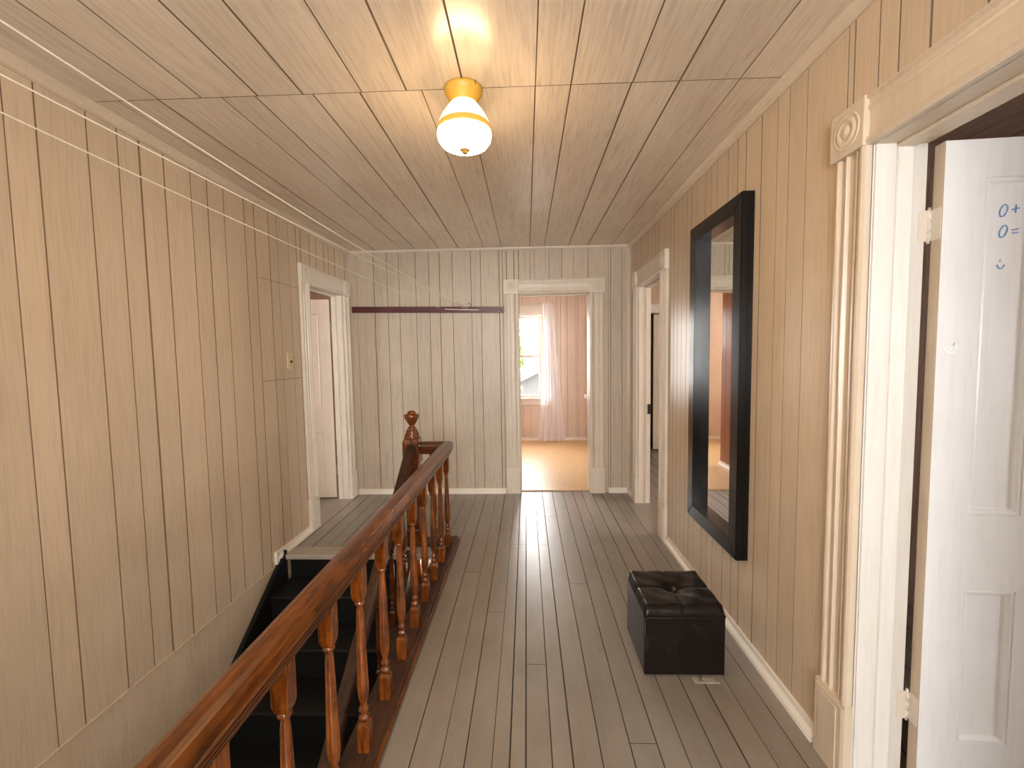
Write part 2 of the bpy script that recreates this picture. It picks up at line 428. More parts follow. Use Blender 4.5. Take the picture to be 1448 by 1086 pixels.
for a, b, y in ((-.137, -.02, 3.16), (.071, .143, 3.15), (-.232, -.137, 2.3), (.143, .244, 3.72), (-.02, .071, 1.9), (.244, .353, 2.6), (-.42, -.314, 2.75), (.45, .54, 3.4), (-1.4, -1.18, 3.42), (-.95, -.73, 3.75), (.353, .45, 1.5)):
    mb.quad((a, y - .0015, .0004), (b, y - .0015, .0004), (b, y + .0015, .0004), (a, y + .0015, .0004))
tag(obj('floor', mb, ['floor', 'floor_gap'], fix=False), 'grey painted board floor of the hall', 'floor', kind='structure')

# crown, corner and floor mouldings
def mould(name, axis, prof, a, b, m, label, cat='trim'):
    mb = MB(); mb.prism(prof, axis, a, b)
    return tag(obj(name, mb, m), label, cat, kind='structure')
def qround(cx, cz, sx, sz, r, n=5):
    return [(cx, cz)] + [(cx + sx * r * math.cos(math.pi / 2 * k / n), cz + sz * r * math.sin(math.pi / 2 * k / n)) for k in range(n + 1)]
def crown(x, s): return [(x, ZC), (x + s * .032, ZC), (x + s * .034, ZC - .006), (x + s * .028, ZC - .012), (x + s * .018, ZC - .026), (x + s * .016, ZC - .036), (x + s * .008, ZC - .042), (x, ZC - .042)]
mould('trim_1', 'y', crown(XL, 1), YB, D, 'trim_side', 'cream crown moulding above the left wall')
mould('trim_2', 'y', crown(XR, -1), YB, D, 'trim_side', 'cream crown moulding above the right wall')
mould('trim_3', 'x', qround(D, ZC, -1, -1, .022), XL + .03, XR - .03, 'trim', 'thin bead along the top of the end wall')
mould('trim_4', 'z', [(XR, D), (XR - .035, D), (XR - .035, D - .008), (XR, D - .012)], 0, ZC - .03, 'wall_end', 'flat strip up the right corner of the end wall')

def base_seg(axis, c, s, a, b, mb, r=.03):
    if axis == 'y': mb.prism([(c, 0), (c + s * r, 0), (c + s * r * .9, .014), (c + s * .012, .03), (c + s * .010, .05), (c, .05)], 'y', a, b)
    else: mb.prism([(c, 0), (c + s * r, 0), (c + s * r * .9, .014), (c + s * .012, .03), (c + s * .010, .05), (c, .05)], 'x', a, b)
mb = MB(); base_seg('y', XR, -1, 1.515, 3.203, mb); base_seg('y', XR, -1, YB, .47, mb); base_seg('y', XR, -1, 4.2, D, mb)
tag(obj('baseboard_right', mb, 'base'), 'white quarter-round baseboard along the right wall', 'baseboard', kind='structure')
mb = MB(); base_seg('y', XL, 1, 2.93, 3.395, mb)
mb.box(XL, XL + .02, 2.905, 2.935, -.03, .055)
tag(obj('baseboard_left', mb, 'base'), 'short white baseboard from the stair top to the left door', 'baseboard', kind='structure')
mb = MB(); base_seg('x', D, -1, XL + .03, -.222, mb); base_seg('x', D, -1, .812, XR - .03, mb)
tag(obj('baseboard_end', mb, 'base'), 'white baseboard along the end wall', 'baseboard', kind='structure')

# ------------------------------------------------------------------ doorways
def tf_side(side):
    if side == 'right': return lambda p: Vector((XR - p[1], p[0], p[2]))
    if side == 'left': return lambda p: Vector((XL + p[1], p[0], p[2]))
    return lambda p: Vector((p[0], D - p[1], p[2]))

def casing_prof(w, s):
    """(along the wall, out) outline; s=+1 outer edge at 0"""
    pts = [(0, 0), (0, .013), (.004, .019), (.012, .021), (.018, .019), (.021, .010), (.039, .010), (.042, .018), (.050, .020), (.055, .010), (.083, .010), (.086, .018), (.093, .020), (.098, .010), (.104, .018), (.112, .026), (.122, .027), (w, .021), (w, 0)]
    return pts if s > 0 else [(-a, d) for a, d in pts]

def doorway(name, side, op, label, mtrim='trim', WT=WT):
    tf = tf_side(side); a, b = op; w = .130
    root = empty(name, tf(Vector(((a + b) / 2, 0, 0))), label, 'door frame', kind='structure')
    for s, e in ((1, a - w), (-1, b + w)):
        mb = MB(tf); mb.prism([(e + p, d) for p, d in casing_prof(w, s)], 'z', .255, OPZ)
        obj('casing', mb, mtrim, root)
        mb = MB(tf); lo, hi = (e - .010, e + w + .002) if s > 0 else (e - w - .002, e + .010)
        mb.prism([(lo, 0), (lo, .026), (lo + .01, .031), (hi - .01, .031), (hi, .027), (hi, 0)], 'z', 0, .25)
        mb.box(lo + .03, hi - .03, 0, .034, .02, .235)
        mb.prism([(lo, 0), (lo, .026), (hi, .027), (hi, 0)], 'z', .25, .262)
        obj('plinth_block', mb, mtrim, root)
        mb = MB(tf); mb.box(lo, hi, 0, .032, OPZ, HEADZ, .003)
        blk = obj('corner_block', mb, mtrim, root)
        c = ((lo + hi) / 2, .032, (OPZ + HEADZ) / 2)
        mb = MB(tf); mb.lathe([(.056, -.004), (.055, .0015), (.050, .003), (.046, -.001), (.044, -.003), (.040, .004), (.030, .006), (.024, .001), (.020, -.002), (.017, .004), (.008, .008), (.001, .008)], c, 28, 'y')
        obj('bullseye', mb, mtrim, blk)
    hp = [(0, 0), (0, .020), (.010, .026), (.022, .022), (.026, .016), (.060, .014), (.094, .016), (.100, .020), (.108, .022), (.112, .018), (.126, .018), (.132, .026), (.138, .026), (.142, .018), (.142, 0)]
    mb = MB(tf); A = [mb.v((a - .002, d, OPZ + z)) for z, d in hp]; B = [mb.v((b + .002, d, OPZ + z)) for z, d in hp]
    for i in range(len(hp)): mb.f([A[i], A[(i + 1) % len(hp)], B[(i + 1) % len(hp)], B[i]])
    obj('head_casing', mb, mtrim, root)
    for s, e in ((1, a), (-1, b)):
        mb = MB(tf); mb.box(min(e, e - s * .03), max(e, e - s * .03), -WT - .005, .002, 0, OPZ + .03)
        mb.box(min(e, e + s * .006), max(e, e + s * .006), -.062, -.004, 0, OPZ)
        mb.box(min(e, e + s * .013), max(e, e + s * .013), -.108, -.062, 0, OPZ, .004)
        obj('jamb', mb, 'white_trim' if side == 'right' and s < 0 and a < 1 else mtrim, root)
    mb = MB(tf); mb.box(a, b, -WT - .005, .002, OPZ, OPZ + .03); mb.box(a, b, -.108, -.062, OPZ - .013, OPZ, .004)
    obj('head_jamb', mb, mtrim, root)
    return root

doorway('trim_5', 'left', L_OP, 'cream door frame on the left wall next to the light switch', 'trim', .105)
doorway('trim_6', 'right', RM_OP, 'cream door frame on the right wall between mirror and end wall', 'trim', .105)
mb = MB(); mb.box(XR + .082, XR + .108, 4.034, 4.046, .84, .93, .002); obj('strike_plate', mb, 'dark_metal', bpy.data.objects['trim_6'])
doorway('trim_7', 'right', RN_OP, 'large cream door frame nearest the camera on the right', 'trim_side')
doorway('trim_8', 'end', B_OP, 'cream door frame in the end wall around the bright pink room')

def door_leaf(name, hinge, ang, w, h, panels, label, mface, knob=None, hinges=(.27, 1.75), flip=1, medge='door_edge'):
    """leaf in local (x along the leaf, y through it, z): face y=0 is toward the hall; hinge pin at x=0,y=th"""
    th = .036
    R = Matrix.Rotation(ang, 4, 'Z')
    tf = lambda p: Vector(hinge) + R @ Vector((p[0], (p[1] - th) * flip, p[2]))
    root = empty(name, hinge, label, 'door', kind='structure')
    mb = MB(tf)
    xs = sorted({0, w} | {e for p in panels for e in p[:2]}); zs = sorted({.012, h} | {e for p in panels for e in p[2:]})
    for i in range(len(xs) - 1):
        for j in range(len(zs) - 1):
            xm, zm = (xs[i] + xs[i + 1]) / 2, (zs[j] + zs[j + 1]) / 2
            if any(p[0] < xm < p[1] and p[2] < zm < p[3] for p in panels): continue
            for y in (0, th): mb.quad((xs[i], y, zs[j]), (xs[i + 1], y, zs[j]), (xs[i + 1], y, zs[j + 1]), (xs[i], y, zs[j + 1]))
    for a, b, c, d in ((0, 0, w, 0),):
        mb.quad((0, 0, .012), (w, 0, .012), (w, th, .012), (0, th, .012)); mb.quad((0, 0, h), (w, 0, h), (w, th, h), (0, th, h)); mb.quad((w, 0, .012), (w, th, .012), (w, th, h), (w, 0, h))
    mb.mi = 1; mb.quad((0, 0, .012), (0, th, .012), (0, th, h), (0, 0, h)); mb.mi = 0
    for x0, x1, z0, z1 in panels:          # square reveal of each opening in the frame
        for y, y2 in ((0, .004), (th, th - .004)):
            mb.quad((x0, y, z0), (x1, y, z0), (x1, y2, z0), (x0, y2, z0)); mb.quad((x0, y, z1), (x1, y, z1), (x1, y2, z1), (x0, y2, z1))
            mb.quad((x0, y, z0), (x0, y, z1), (x0, y2, z1), (x0, y2, z0)); mb.quad((x1, y, z0), (x1, y, z1), (x1, y2, z1), (x1, y2, z0))
    obj('leaf_frame', mb, [mface, medge], root, fix=False)
    for x0, x1, z0, z1 in panels:          # moulded recessed panel
        mb = MB(tf)
        for s, y in ((1, 0), (-1, th)):
            steps = [(0, .004), (.006, .001), (.011, .002), (.017, .011), (.021, .012)]
            rings = [[mb.v((x, y + s * dp, z)) for x, z in ((x0 + i, z0 + i), (x1 - i, z0 + i), (x1 - i, z1 - i), (x0 + i, z1 - i))] for i, dp in steps]
            for A, B in zip(rings, rings[1:]):
                for k in range(4): mb.f([A[k], A[(k + 1) % 4], B[(k + 1) % 4], B[k]])
            mb.f(rings[-1])
        obj('panel', mb, mface, root, fix=False)
    for z in hinges:
        mb = MB(tf)
        for k in range(3): mb.lathe([(.0065, .002 + k * .03), (.0065, .028 + k * .03)], (-.006, th + .003, z - .045), 10)
        mb.lathe([(.004, -.006), (.004, .098)], (-.006, th + .003, z - .045), 8)
        mb.box(-.002, .0, .004, th, z - .045, z + .045)
        mb.box(-.035, -.006, th + .001, th + .004, z - .045, z + .045)
        obj('hinge', mb, 'trim', root)
    if knob:
        for s, y in ((-1, 0), (1, th)):
            mb = MB(tf); mb.lathe([(.009, 0), (.009, s * .025), (.024, s * .034), (.027, s * .046), (.022, s * .058), (.004, s * .063)], (knob[0], y, knob[1]), 16, 'y')
            obj('knob', mb, 'porcelain', root)
        mb = MB(tf); mb.box(knob[0] - .022, knob[0] + .022, -.003, th + .003, knob[1] - .05, knob[1] + .03, .002)
        obj('lock_plate', mb, 'dark_metal', root)
    return root, tf

P4 = lambda w: [(.108, .250, .905, 1.880), (w - .250, w - .108, .905, 1.880), (.108, .250, .19, .675), (w - .250, w - .108, .19, .675)]
# near right door, swung into its room
d1, tf1 = door_leaf('door_1', (XR + WT + .021, 1.357, 0), math.radians(-3.5), .715, 1.985, P4(.715), 'white panelled door with blue and white doodles, open at the far right', 'door_white', (.655, .93), (.275, 1.76))
# left door, swung into the left room
d2, tf2 = door_leaf('door_2', (XL - .105 - .034, L_OP[1] + .05, 0), math.radians(181), .66, 1.965, [(.11, .25, .905, 1.835), (.41, .55, .905, 1.835), (.11, .25, .19, .675), (.41, .55, .19, .675)], 'cream panelled door standing open behind the left door frame', 'door_cream', (.60, .93), (.28, 1.70), flip=-1)
# end room door, folded back into the room
d3, tf3 = door_leaf('door_3', (B_OP[1] + .012, D + WT + .012, 0), math.radians(81.5), .70, 1.985, P4(.70), 'cream door folded back inside the bright pink room', 'door_cream', (.635, .90), (.3, 1.75))

# drawings on the near door
def stroke(name, pts, mat, label, r=.0016, closed=False, y=.0):
    mb = MB(tf1); mb.tube([(x, y - .0006, z) for x, z in pts], r, 6, closed)
    tag(obj(name, mb, mat, d1), label)
def ell(cx, cz, rx, rz, a0=0, a1=360, n=22, tilt=0.0):
    return [(cx + rx * math.cos(math.radians(a0 + (a1 - a0) * k / n)) + tilt * rz * math.sin(math.radians(a0 + (a1 - a0) * k / n)), cz + rz * math.sin(math.radians(a0 + (a1 - a0) * k / n))) for k in range(n + 1)]
PY = .012
def doodle_pos():
    pass
ox, = (.168,)
stroke('blue_zero', ell(ox, 1.788, .0095, .0165, 60, 410, tilt=.25), 'blue', 'blue hand-drawn zero before a plus sign', .0019, False, PY)
stroke('blue_plus', [(ox + .021, 1.790), (ox + .041, 1.794)], 'blue', 'blue hand-drawn plus sign', .0018, False, PY)
stroke('blue_plus', [(ox + .031, 1.781), (ox + .032, 1.803)], 'blue', 'upright stroke of the blue plus sign', .0018, False, PY)
stroke('blue_zero', ell(ox + .002, 1.730, .0095, .0165, 60, 410, tilt=.25), 'blue', 'blue hand-drawn zero before an equals sign', .0019, False, PY)
stroke('blue_equals', [(ox + .024, 1.733), (ox + .041, 1.736)], 'blue', 'upper stroke of the blue equals sign', .0017, False, PY)
stroke('blue_equals', [(ox + .024, 1.724), (ox + .041, 1.726)], 'blue', 'lower stroke of the blue equals sign', .0017, False, PY)
stroke('blue_smile', ell(ox, 1.635, .0085, .0095, 170, 372), 'blue', 'small blue hand-drawn smile', .0018, False, PY)
stroke('blue_smile', [(ox - .003, 1.645), (ox - .001, 1.651)], 'blue', 'little blue tick above the smile', .0014, False, PY)
sx, sz = .036, 1.400
stroke('white_smile', ell(sx, sz, .016, .016, 150, 395), 'chalk', 'white round smiling outline', .0030)
stroke('white_smile', ell(sx, sz + .004, .007, .006, 200, 340), 'chalk', 'white inner smile', .0020)
stroke('white_smile', [(sx - .010, sz + .015), (sx - .008, sz + .006), (sx - .004, sz + .010)], 'chalk', 'left white tick of the smile', .0020)
stroke('white_smile', [(sx + .012, sz + .017), (sx + .009, sz + .007), (sx + .005, sz + .010)], 'chalk', 'right white tick of the smile', .0020)

# ------------------------------------------------------------------ side rooms (only as far as the doors show them)
def shell(name_w, P, u0, u1, v0, v1, holes, mat, label, grooves=None, gm='groove_pale', gw=.006):
    mb = MB(); mb.panel(P, u0, u1, v0, v1, grooves if grooves is not None else [], holes, gw)
    return tag(obj(name_w, mb, [mat, gm], fix=False), label, 'wall', kind='structure')
X2 = XR + WT; X3 = XL - WT; Y2 = D + WT
# room beyond the end door
W1 = (-.50, .245, .705, 2.03)                     # window opening x0 x1 z0 z1
RX0, RX1 = -1.767, 1.10
W6 = (5.65, 6.85, .7, 2.05)
gp = [-.34, -.2, -.06, .07, .2, .33, .50, .555, .63, .66, .80, .835, .95, 1.03]
shell('wall_pink_end', lambda u, v, d: (u, YBACK - d, v), RX0, RX1, 0, ZC, [W1], 'pink', 'pink panelled wall around the far window', gp, 'groove_pink')
shell('wall_pink_right', lambda u, v, d: (RX1 - d, u, v), Y2, YBACK, 0, ZC, [], 'pink', 'pink panelled side wall of the far room', [Y2 + .2 * k for k in range(1, 13)], 'groove_pink')
shell('wall_pink_left', lambda u, v, d: (RX0 + d, u, v), Y2, YBACK, 0, ZC, [W6], 'pink', 'pink panelled wall at the unseen side of the far room', [Y2 + .2 * k for k in range(1, 13)], 'groove_pink')
shell('wall_pink_near', lambda u, v, d: (u, Y2 + d, v), RX0, RX1, 0, ZC, [(B_OP[0], B_OP[1], -.05, OPZ)], 'pink', 'back of the end wall inside the far room', [-1.5, -1.2, -.9, -.6, -.3, .0, .3, .8])
mb = MB(); mb.panel(lambda u, v, d: (-.37 + d, u, v), Y2, 5.47, 0, ZC, [4.72, 4.9, 5.07, 5.25, 5.36], [], .006); mb.panel(lambda u, v, d: (u, 5.47 + d, v), RX0, -.37, 0, ZC, [-1.5, -1.2, -.9, -.6], [], .006)
tag(obj('wall_closet', mb, ['brown_panel', 'groove'], fix=False), 'brown panelled closet side seen in the mirror', 'wall', kind='structure')
mb = MB(); base_seg('y', -.37, 1, Y2 + .03, 5.47, mb); tag(obj('baseboard_closet', mb, 'base'), 'white baseboard below the brown closet side', 'baseboard', kind='structure')
mb = MB(); base_seg('x', YBACK, -1, RX0, RX1, mb); tag(obj('baseboard_pink', mb, 'base'), 'white baseboard below the far window', 'baseboard', kind='structure')
mb = MB(); mb.panel(lambda u, v, d: (u, v, .004 + d), RX0, RX1, D + .06, YBACK, [], []); mb.mi = 0
mb.box(B_OP[0] - .0, B_OP[1] + .0, D + .045, D + .075, 0, .012)
tag(obj('floor_plywood', mb, ['ply', 'groove']), 'tan plywood floor of the pink room', 'floor', kind='structure')
mb = MB(); mb.panel(lambda u, v, d: (u, v, ZC - d), RX0, RX1, Y2, YBACK, [RX0 + .25 * k for k in range(1, 12)], []); tag(obj('ceiling_pink', mb, ['ceil', 'groove'], fix=False), 'boarded ceiling of the pink room', 'ceiling', kind='structure')

# room behind the far right door
MY0, MY1, MX1 = 2.5, 6.20, 3.6
XM = XR + .105
OP4 = (1.57, 2.25)
shell('wall_peach_end', lambda u, v, d: (u, MY1 - d, v), XM, MX1, -.02, ZC, [(OP4[0], OP4[1], -.05, 1.95)], 'peach', 'peach wall seen through the far right door')
shell('wall_peach_side', lambda u, v, d: (MX1 - d, u, v), MY0, MY1, -.02, ZC, [(3.0, 3.9, .8, 2.0)], 'peach', 'outer peach wall of the room behind the far right door')
shell('wall_peach_near', lambda u, v, d: (u, MY0 + d, v), XM, MX1, -.02, ZC, [], 'peach', 'near peach wall of the room behind the far right door')
shell('wall_peach_inner', lambda u, v, d: (XM + d, u, v), MY0, MY1, -.02, ZC, [(RM_OP[0], RM_OP[1], -.05, OPZ)], 'peach', 'inner peach wall of the room behind the far right door')
mb = MB(); mb.panel(lambda u, v, d: (u, v, d - .003), XM, MX1, MY0, MY1 + 1.3, [XM + .11 * k for k in range(1, 23)], [], .0045, .004); tag(obj('floor_peach', mb, ['floor', 'floor_gap'], fix=False), 'grey board floor behind the far right door', 'floor', kind='structure')
mb = MB(); mb.panel(lambda u, v, d: (u, v, ZC - d), XM, MX1, MY0, MY1 + 1.3, [], []); tag(obj('ceiling_peach', mb, ['peach', 'groove'], fix=False), 'ceiling behind the far right door', 'ceiling', kind='structure')
mb = MB()
for x0, x1, z0, z1 in ((OP4[0] - .11, OP4[0], 0, 1.95), (OP4[1], OP4[1] + .11, 0, 1.95), (OP4[0] - .13, OP4[1] + .13, 1.95, 2.08)): mb.box(x0, x1, MY1 - .025, MY1 + .12, z0, z1, .004)
tag(obj('trim_9', mb, 'white_trim'), 'white door frame glimpsed deep behind the far right door', 'door frame', kind='structure')
d4, tf4 = door_leaf('door_4', (OP4[1], MY1 + .04, 0), math.radians(180 - 16), .445, 1.94, [(.1, .21, .9, 1.8), (.29, .40, .9, 1.8), (.1, .21, .2, .7), (.29, .40, .2, .7)], 'pale door ajar at the back of the room behind the far right door', 'door_cream', None, (), flip=-1, medge='door_cream')
mb = MB()
mb.quad((XM, MY1 + 1.3, -.02), (MX1, MY1 + 1.3, -.02), (MX1, MY1 + 1.3, ZC), (XM, MY1 + 1.3, ZC)); mb.quad((XM, MY1, -.02), (XM, MY1 + 1.3, -.02), (XM, MY1 + 1.3, ZC), (XM, MY1, ZC)); mb.quad((MX1, MY1, -.02), (MX1, MY1 + 1.3, -.02), (MX1, MY1 + 1.3, ZC), (MX1, MY1, ZC))
tag(obj('wall_store', mb, 'shabby', fix=False), 'dark store room behind the pale ajar door', 'wall', kind='structure')

# room behind the near right door
NX1, NY0, NY1 = 4.0, -1.7, 2.4
W2 = (-.75, .05, .85, 1.9)
gs_ = [.1 + .19 * k for k in range(-20, 30)]
shell('wall_bare_far', lambda u, v, d: (u, NY1 - d, v), X2, NX1, 0, ZC, [], 'shabby', 'bare brown boards glimpsed behind the white door', gs_)
shell('wall_bare_outer', lambda u, v, d: (NX1 - d, u, v), NY0, NY1, 0, ZC, [W2], 'peach', 'outer wall of the room behind the white door')
shell('wall_bare_near', lambda u, v, d: (u, NY0 + d, v), X2, NX1, 0, ZC, [], 'peach', 'near wall of the room behind the white door')
shell('wall_bare_inner', lambda u, v, d: (X2 + d, u, v), NY0, NY1, 0, ZC, [(RN_OP[0], RN_OP[1], -.05, OPZ)], 'shabby', 'inner boarded wall of the room behind the white door', gs_)
mb = MB(); mb.panel(PF, X2, NX1, NY0, NY1, [X2 + .12 * k for k in range(1, 23)], [], .0045, .004); tag(obj('floor_bare', mb, ['floor', 'floor_gap'], fix=False), 'grey board floor behind the white door', 'floor', kind='structure')
mb = MB(); mb.panel(lambda u, v, d: (u, v, ZC - d), X2, NX1, NY0, NY1, [X2 + .21 * k for k in range(1, 13)], [], .008); tag(obj('ceiling_bare', mb, ['shabby_ceil', 'groove'], fix=False), 'bare brown boarded ceiling above the white door', 'ceiling', kind='structure')

# room behind the left door
XS = XL - .105
LX0, LY0, LY1 = -4.2, 1.6, 6.0
W3 = (2.4, 3.2, .85, 1.95)
shell('wall_study_outer', lambda u, v, d: (LX0 + d, u, v), LY0, LY1, -.02, ZC, [W3], 'peach', 'outer wall of the room behind the left door')
shell('wall_study_near', lambda u, v, d: (u, LY0 + d, v), LX0, XS, -.02, ZC, [], 'peach', 'near wall of the room behind the left door')
shell('wall_study_far', lambda u, v, d: (u, LY1 - d, v), LX0, XS, -.02, ZC, [], 'peach', 'far wall of the room behind the left door')
shell('wall_study_inner', lambda u, v, d: (XS - d, u, v), LY0, LY1, -.02, ZC, [(L_OP[0], L_OP[1], -.05, OPZ)], 'peach', 'inner wall of the room behind the left door')
mb = MB(); mb.panel(lambda u, v, d: (u, v, d - .003), LX0, XS, LY0, LY1, [LX0 + .13 * k for k in range(1, 18)], [], .0045, .004); tag(obj('floor_study', mb, ['floor', 'floor_gap'], fix=False), 'grey board floor behind the left door', 'floor', kind='structure')
mb = MB(); mb.panel(lambda u, v, d: (u, v, ZC - d), LX0, XS, LY0, LY1, [], []); tag(obj('ceiling_study', mb, ['peach', 'groove'], fix=False), 'ceiling behind the left door', 'ceiling', kind='structure')

# ------------------------------------------------------------------ windows
def window(name, P, u0, u1, z0, z1, label, portal_dir):
    """P(u, d, z): d out of the wall into the room"""
    tf = lambda p: Vector(P(*p))
    root = empty(name, tf(((u0 + u1) / 2, 0, z0)), label, 'window', kind='structure')
    for a, b in ((u0 - .135, u0), (u1, u1 + .135)):
        mb = MB(tf); mb.box(a, b, 0, .022, z0 - .02, z1 + .02, .004); obj('casing', mb, 'white_trim', root)
    mb = MB(tf); mb.box(u0 - .15, u1 + .15, 0, .026, z1 + .02, z1 + .16, .004); obj('head_casing', mb, 'white_trim', root)
    mb = MB(tf); mb.box(u0 - .15, u1 + .15, -.02, .055, z0 - .03, z0, .006); mb.box(u0 - .13, u1 + .13, 0, .02, z0 - .12, z0 - .03, .004); obj('sill', mb, 'white_trim', root)
    mb = MB(tf)
    for a, b, c, d in ((u0 - .02, u0, z0, z1), (u1, u1 + .02, z0, z1), (u0 - .02, u1 + .02, z1, z1 + .02), (u0 - .02, u1 + .02, z0 - .02, z0)): mb.box(a, b, -.14, .005, c, d)
    obj('reveal', mb, 'white_trim', root)
    zm = z0 + (z1 - z0) * .505
    for dd, c, d in ((-.05, z0, zm + .02), (-.085, zm - .02, z1)):
        mb = MB(tf); w = .042
        for q in ((u0, u0 + w, c, d), (u1 - w, u1, c, d), (u0 + w, u1 - w, d - w, d), (u0 + w, u1 - w, c, c + w)): mb.box(q[0], q[1], dd - .03, dd, q[2], q[3])
        sash = obj('sash', mb, 'white_trim', root)
        mb = MB(tf); mb.box(u0 + w - .004, u1 - w + .004, dd - .017, dd - .013, c + w - .004, d - w + .004); obj('pane', mb, 'glass', sash)
    li = bpy.data.lights.new(name + '_daylight', 'AREA'); li.shape = 'RECTANGLE'; li.size = u1 - u0; li.size_y = z1 - z0; li.cycles.is_portal = True
    lo = bpy.data.objects.new(name + '_daylight', li); COL.objects.link(lo)
    lo.location = tf(((u0 + u1) / 2, -.16, (z0 + z1) / 2)); lo.rotation_euler = Vector(portal_dir).to_track_quat('-Z', 'Z').to_euler()
    return root
window('window_1', lambda u, d, z: (u, YBACK - d, z), *W1, 'bright sash window in the pink room behind the end doorway', (0, -1, 0))
window('added_window_2', lambda u, d, z: (NX1 - d, u, z), *W2, 'unseen sash window added in the outer wall to light the white door', (-1, 0, 0))  # added out of view; its daylight brightens the open white door
window('added_window_3', lambda u, d, z: (LX0 + d, u, z), *W3, 'unseen sash window added to light the room behind the left door', (1, 0, 0))  # unseen extra opening that lights the left room and its door leaf
window('added_window_4', lambda u, d, z: (u, YB + d, z), -.9, .6, .9, 2.1, 'unseen sash window added at the near end to fill the hall with light', (0, 1, 0))  # fill window behind the camera, added to brighten the hall
window('added_window_5', lambda u, d, z: (MX1 - d, u, z), 3.0, 3.9, .8, 2.0, 'unseen sash window added to light the room behind the far right door', (-1, 0, 0))  # added out of view so this dim room gets some daylight
window('added_window_6', lambda u, d, z: (RX0 + d, u, z), *W6, 'unseen sash window added in the side wall to light the pink room', (1, 0, 0))  # extra pink-room window, unseen, added for more daylight

# ------------------------------------------------------------------ stairwell and stairs
mb = MB()
mb.quad((WELL[0] + .02, -.62, LOWZ), (WELL[0] + .02, 3.4, LOWZ), (WELL[0] + .02, 3.4, -.2), (WELL[0] + .02, -.62, -.2))
mb.quad((XL, 3.2, LOWZ), (WELL[0] + .02, 3.2, LOWZ), (WELL[0] + .02, 3.2, -.02), (XL, 3.2, -.02))
mb.quad((XL, -.62, -.3), (WELL[0] + .02, -.62, -.3), (WELL[0] + .02, -.62, -.002), (XL, -.62, -.002))
mb.quad((WELL[0] + .02, YB, LOWZ), (WELL[0] + .02, -.62, LOWZ), (WELL[0] + .02, -.62, -.002), (WELL[0] + .02, YB, -.002))
tag(obj('wall_stairwell', mb, 'plaster', fix=False), 'dim plaster sides of the stairwell below the floor', 'wall', kind='structure')
mb = MB(); mb.quad((XL, YB, LOWZ), (WELL[0] + .02, YB, LOWZ), (WELL[0] + .02, 3.4, LOWZ), (XL, 3.4, LOWZ))
tag(obj('floor_lower', mb, 'plaster', fix=False), 'floor at the foot of the stairs', 'floor', kind='structure')

SX0, SX1 = XL + .034, -.862
stairs = empty('staircase', (-1.3, 1.3, LOWZ), 'steep black painted staircase going down beside the left wall', 'staircase')
mb = MB(); mb.box(XL + .009, WELL[0], WELL[1] - .03, 3.115, -.03, .004, .004)
tag(obj('landing_nosing', mb, 'strip', stairs), 'worn pale nosing board at the stair top')
t0 = r0 = None
for k in range(1, 14):
    nos = 3.03 - RUN * k
    if t0 is None:
        mb = MB(); mb.box(SX0, SX1, nos, nos + RUN + .03, -RISE * k - .028, -RISE * k, .008)
        t0 = tr = obj('tread', mb, 'stair', stairs, ((SX0 + SX1) / 2, nos, -RISE * k))
        mb = MB(); y = nos + RUN + .012; mb.box(SX0, SX1, y, y + .018, -RISE * k - .002, -RISE * (k - 1) - .028)
        r0 = obj('riser', mb, 'stair', stairs, ((SX0 + SX1) / 2, y, -RISE * k))
    else:
        for src in (t0, r0):
            c = src.copy(); COL.objects.link(c); c.location = src.location + Vector((0, -RUN * (k - 1), -RISE * (k - 1)))
def nosz(y): return (y - 3.03) * RISE / RUN
def sloped(x0, x1, ya, yb, lo, hi, mb):
    V = [mb.v((x, y, nosz(y) + o)) for x in (x0, x1) for y in (ya, yb) for o in (lo, hi)]
    for q in ((0, 1, 3, 2), (4, 6, 7, 5), (0, 4, 5, 1), (2, 3, 7, 6), (0, 2, 6, 4), (1, 5, 7, 3)): mb.f([V[i] for i in q])
mb = MB(); sloped(XL + .008, XL + .036, -.45, 3.0, -.22, .055, mb)
tag(obj('wall_stringer', mb, 'stair', stairs), 'black skirt board against the left wall')
mb = MB(); sloped(-.862, -.828, -.45, 3.0, -.24, .03, mb); sloped(-.875, -.815, -.45, 3.0, .03, .05, mb)
tag(obj('outer_stringer', mb, 'rail_dark', stairs), 'dark brown outer string under the sloping rail')

# ------------------------------------------------------------------ balustrade
bal = empty('balustrade', (-.58, 1.6, .0), 'varnished orange-brown stair balustrade with turned balusters around the stairwell', 'balustrade')
RC, RT, RB = -.588, .778, .688
def rail_prof(c, top, bot, w=.040):
    h = top - bot
    up = [(c - w * .60, bot), (c - w * .60, bot + h * .14), (c - w * .78, bot + h * .17), (c - w * .80, bot + h * .22), (c - w * .66, bot + h * .25), (c - w * .70, bot + h * .29), (c - w * .90, bot + h * .32), (c - w * .91, bot + h * .38), (c - w * .78, bot + h * .41), (c - w * .82, bot + h * .45), (c - w, bot + h * .48), (c - w * 1.01, bot + h * .54), (c - w * .90, bot + h * .57), (c - w, bot + h * .64), (c - w * .93, bot + h * .80), (c - w * .7, bot + h * .93), (c - w * .35, top - h * .01)]
    return up + [(c, top)] + [(2 * c - x, z) for x, z in reversed(up)]
mb = MB(); mb.prism(rail_prof(RC, RT, RB), 'y', -.58, 3.16, None, lambda p: p[0] - RC)
tag(obj('level_handrail', mb, 'rail_y', bal), 'long level handrail with reeded sides')
mb = MB(); mb.prism(rail_prof(3.16, RT, RB), 'x', RC, -.795, lambda p: p[0] - 3.16)
tag(obj('return_handrail', mb, 'rail_x', bal), 'short dark handrail joining the newel post')
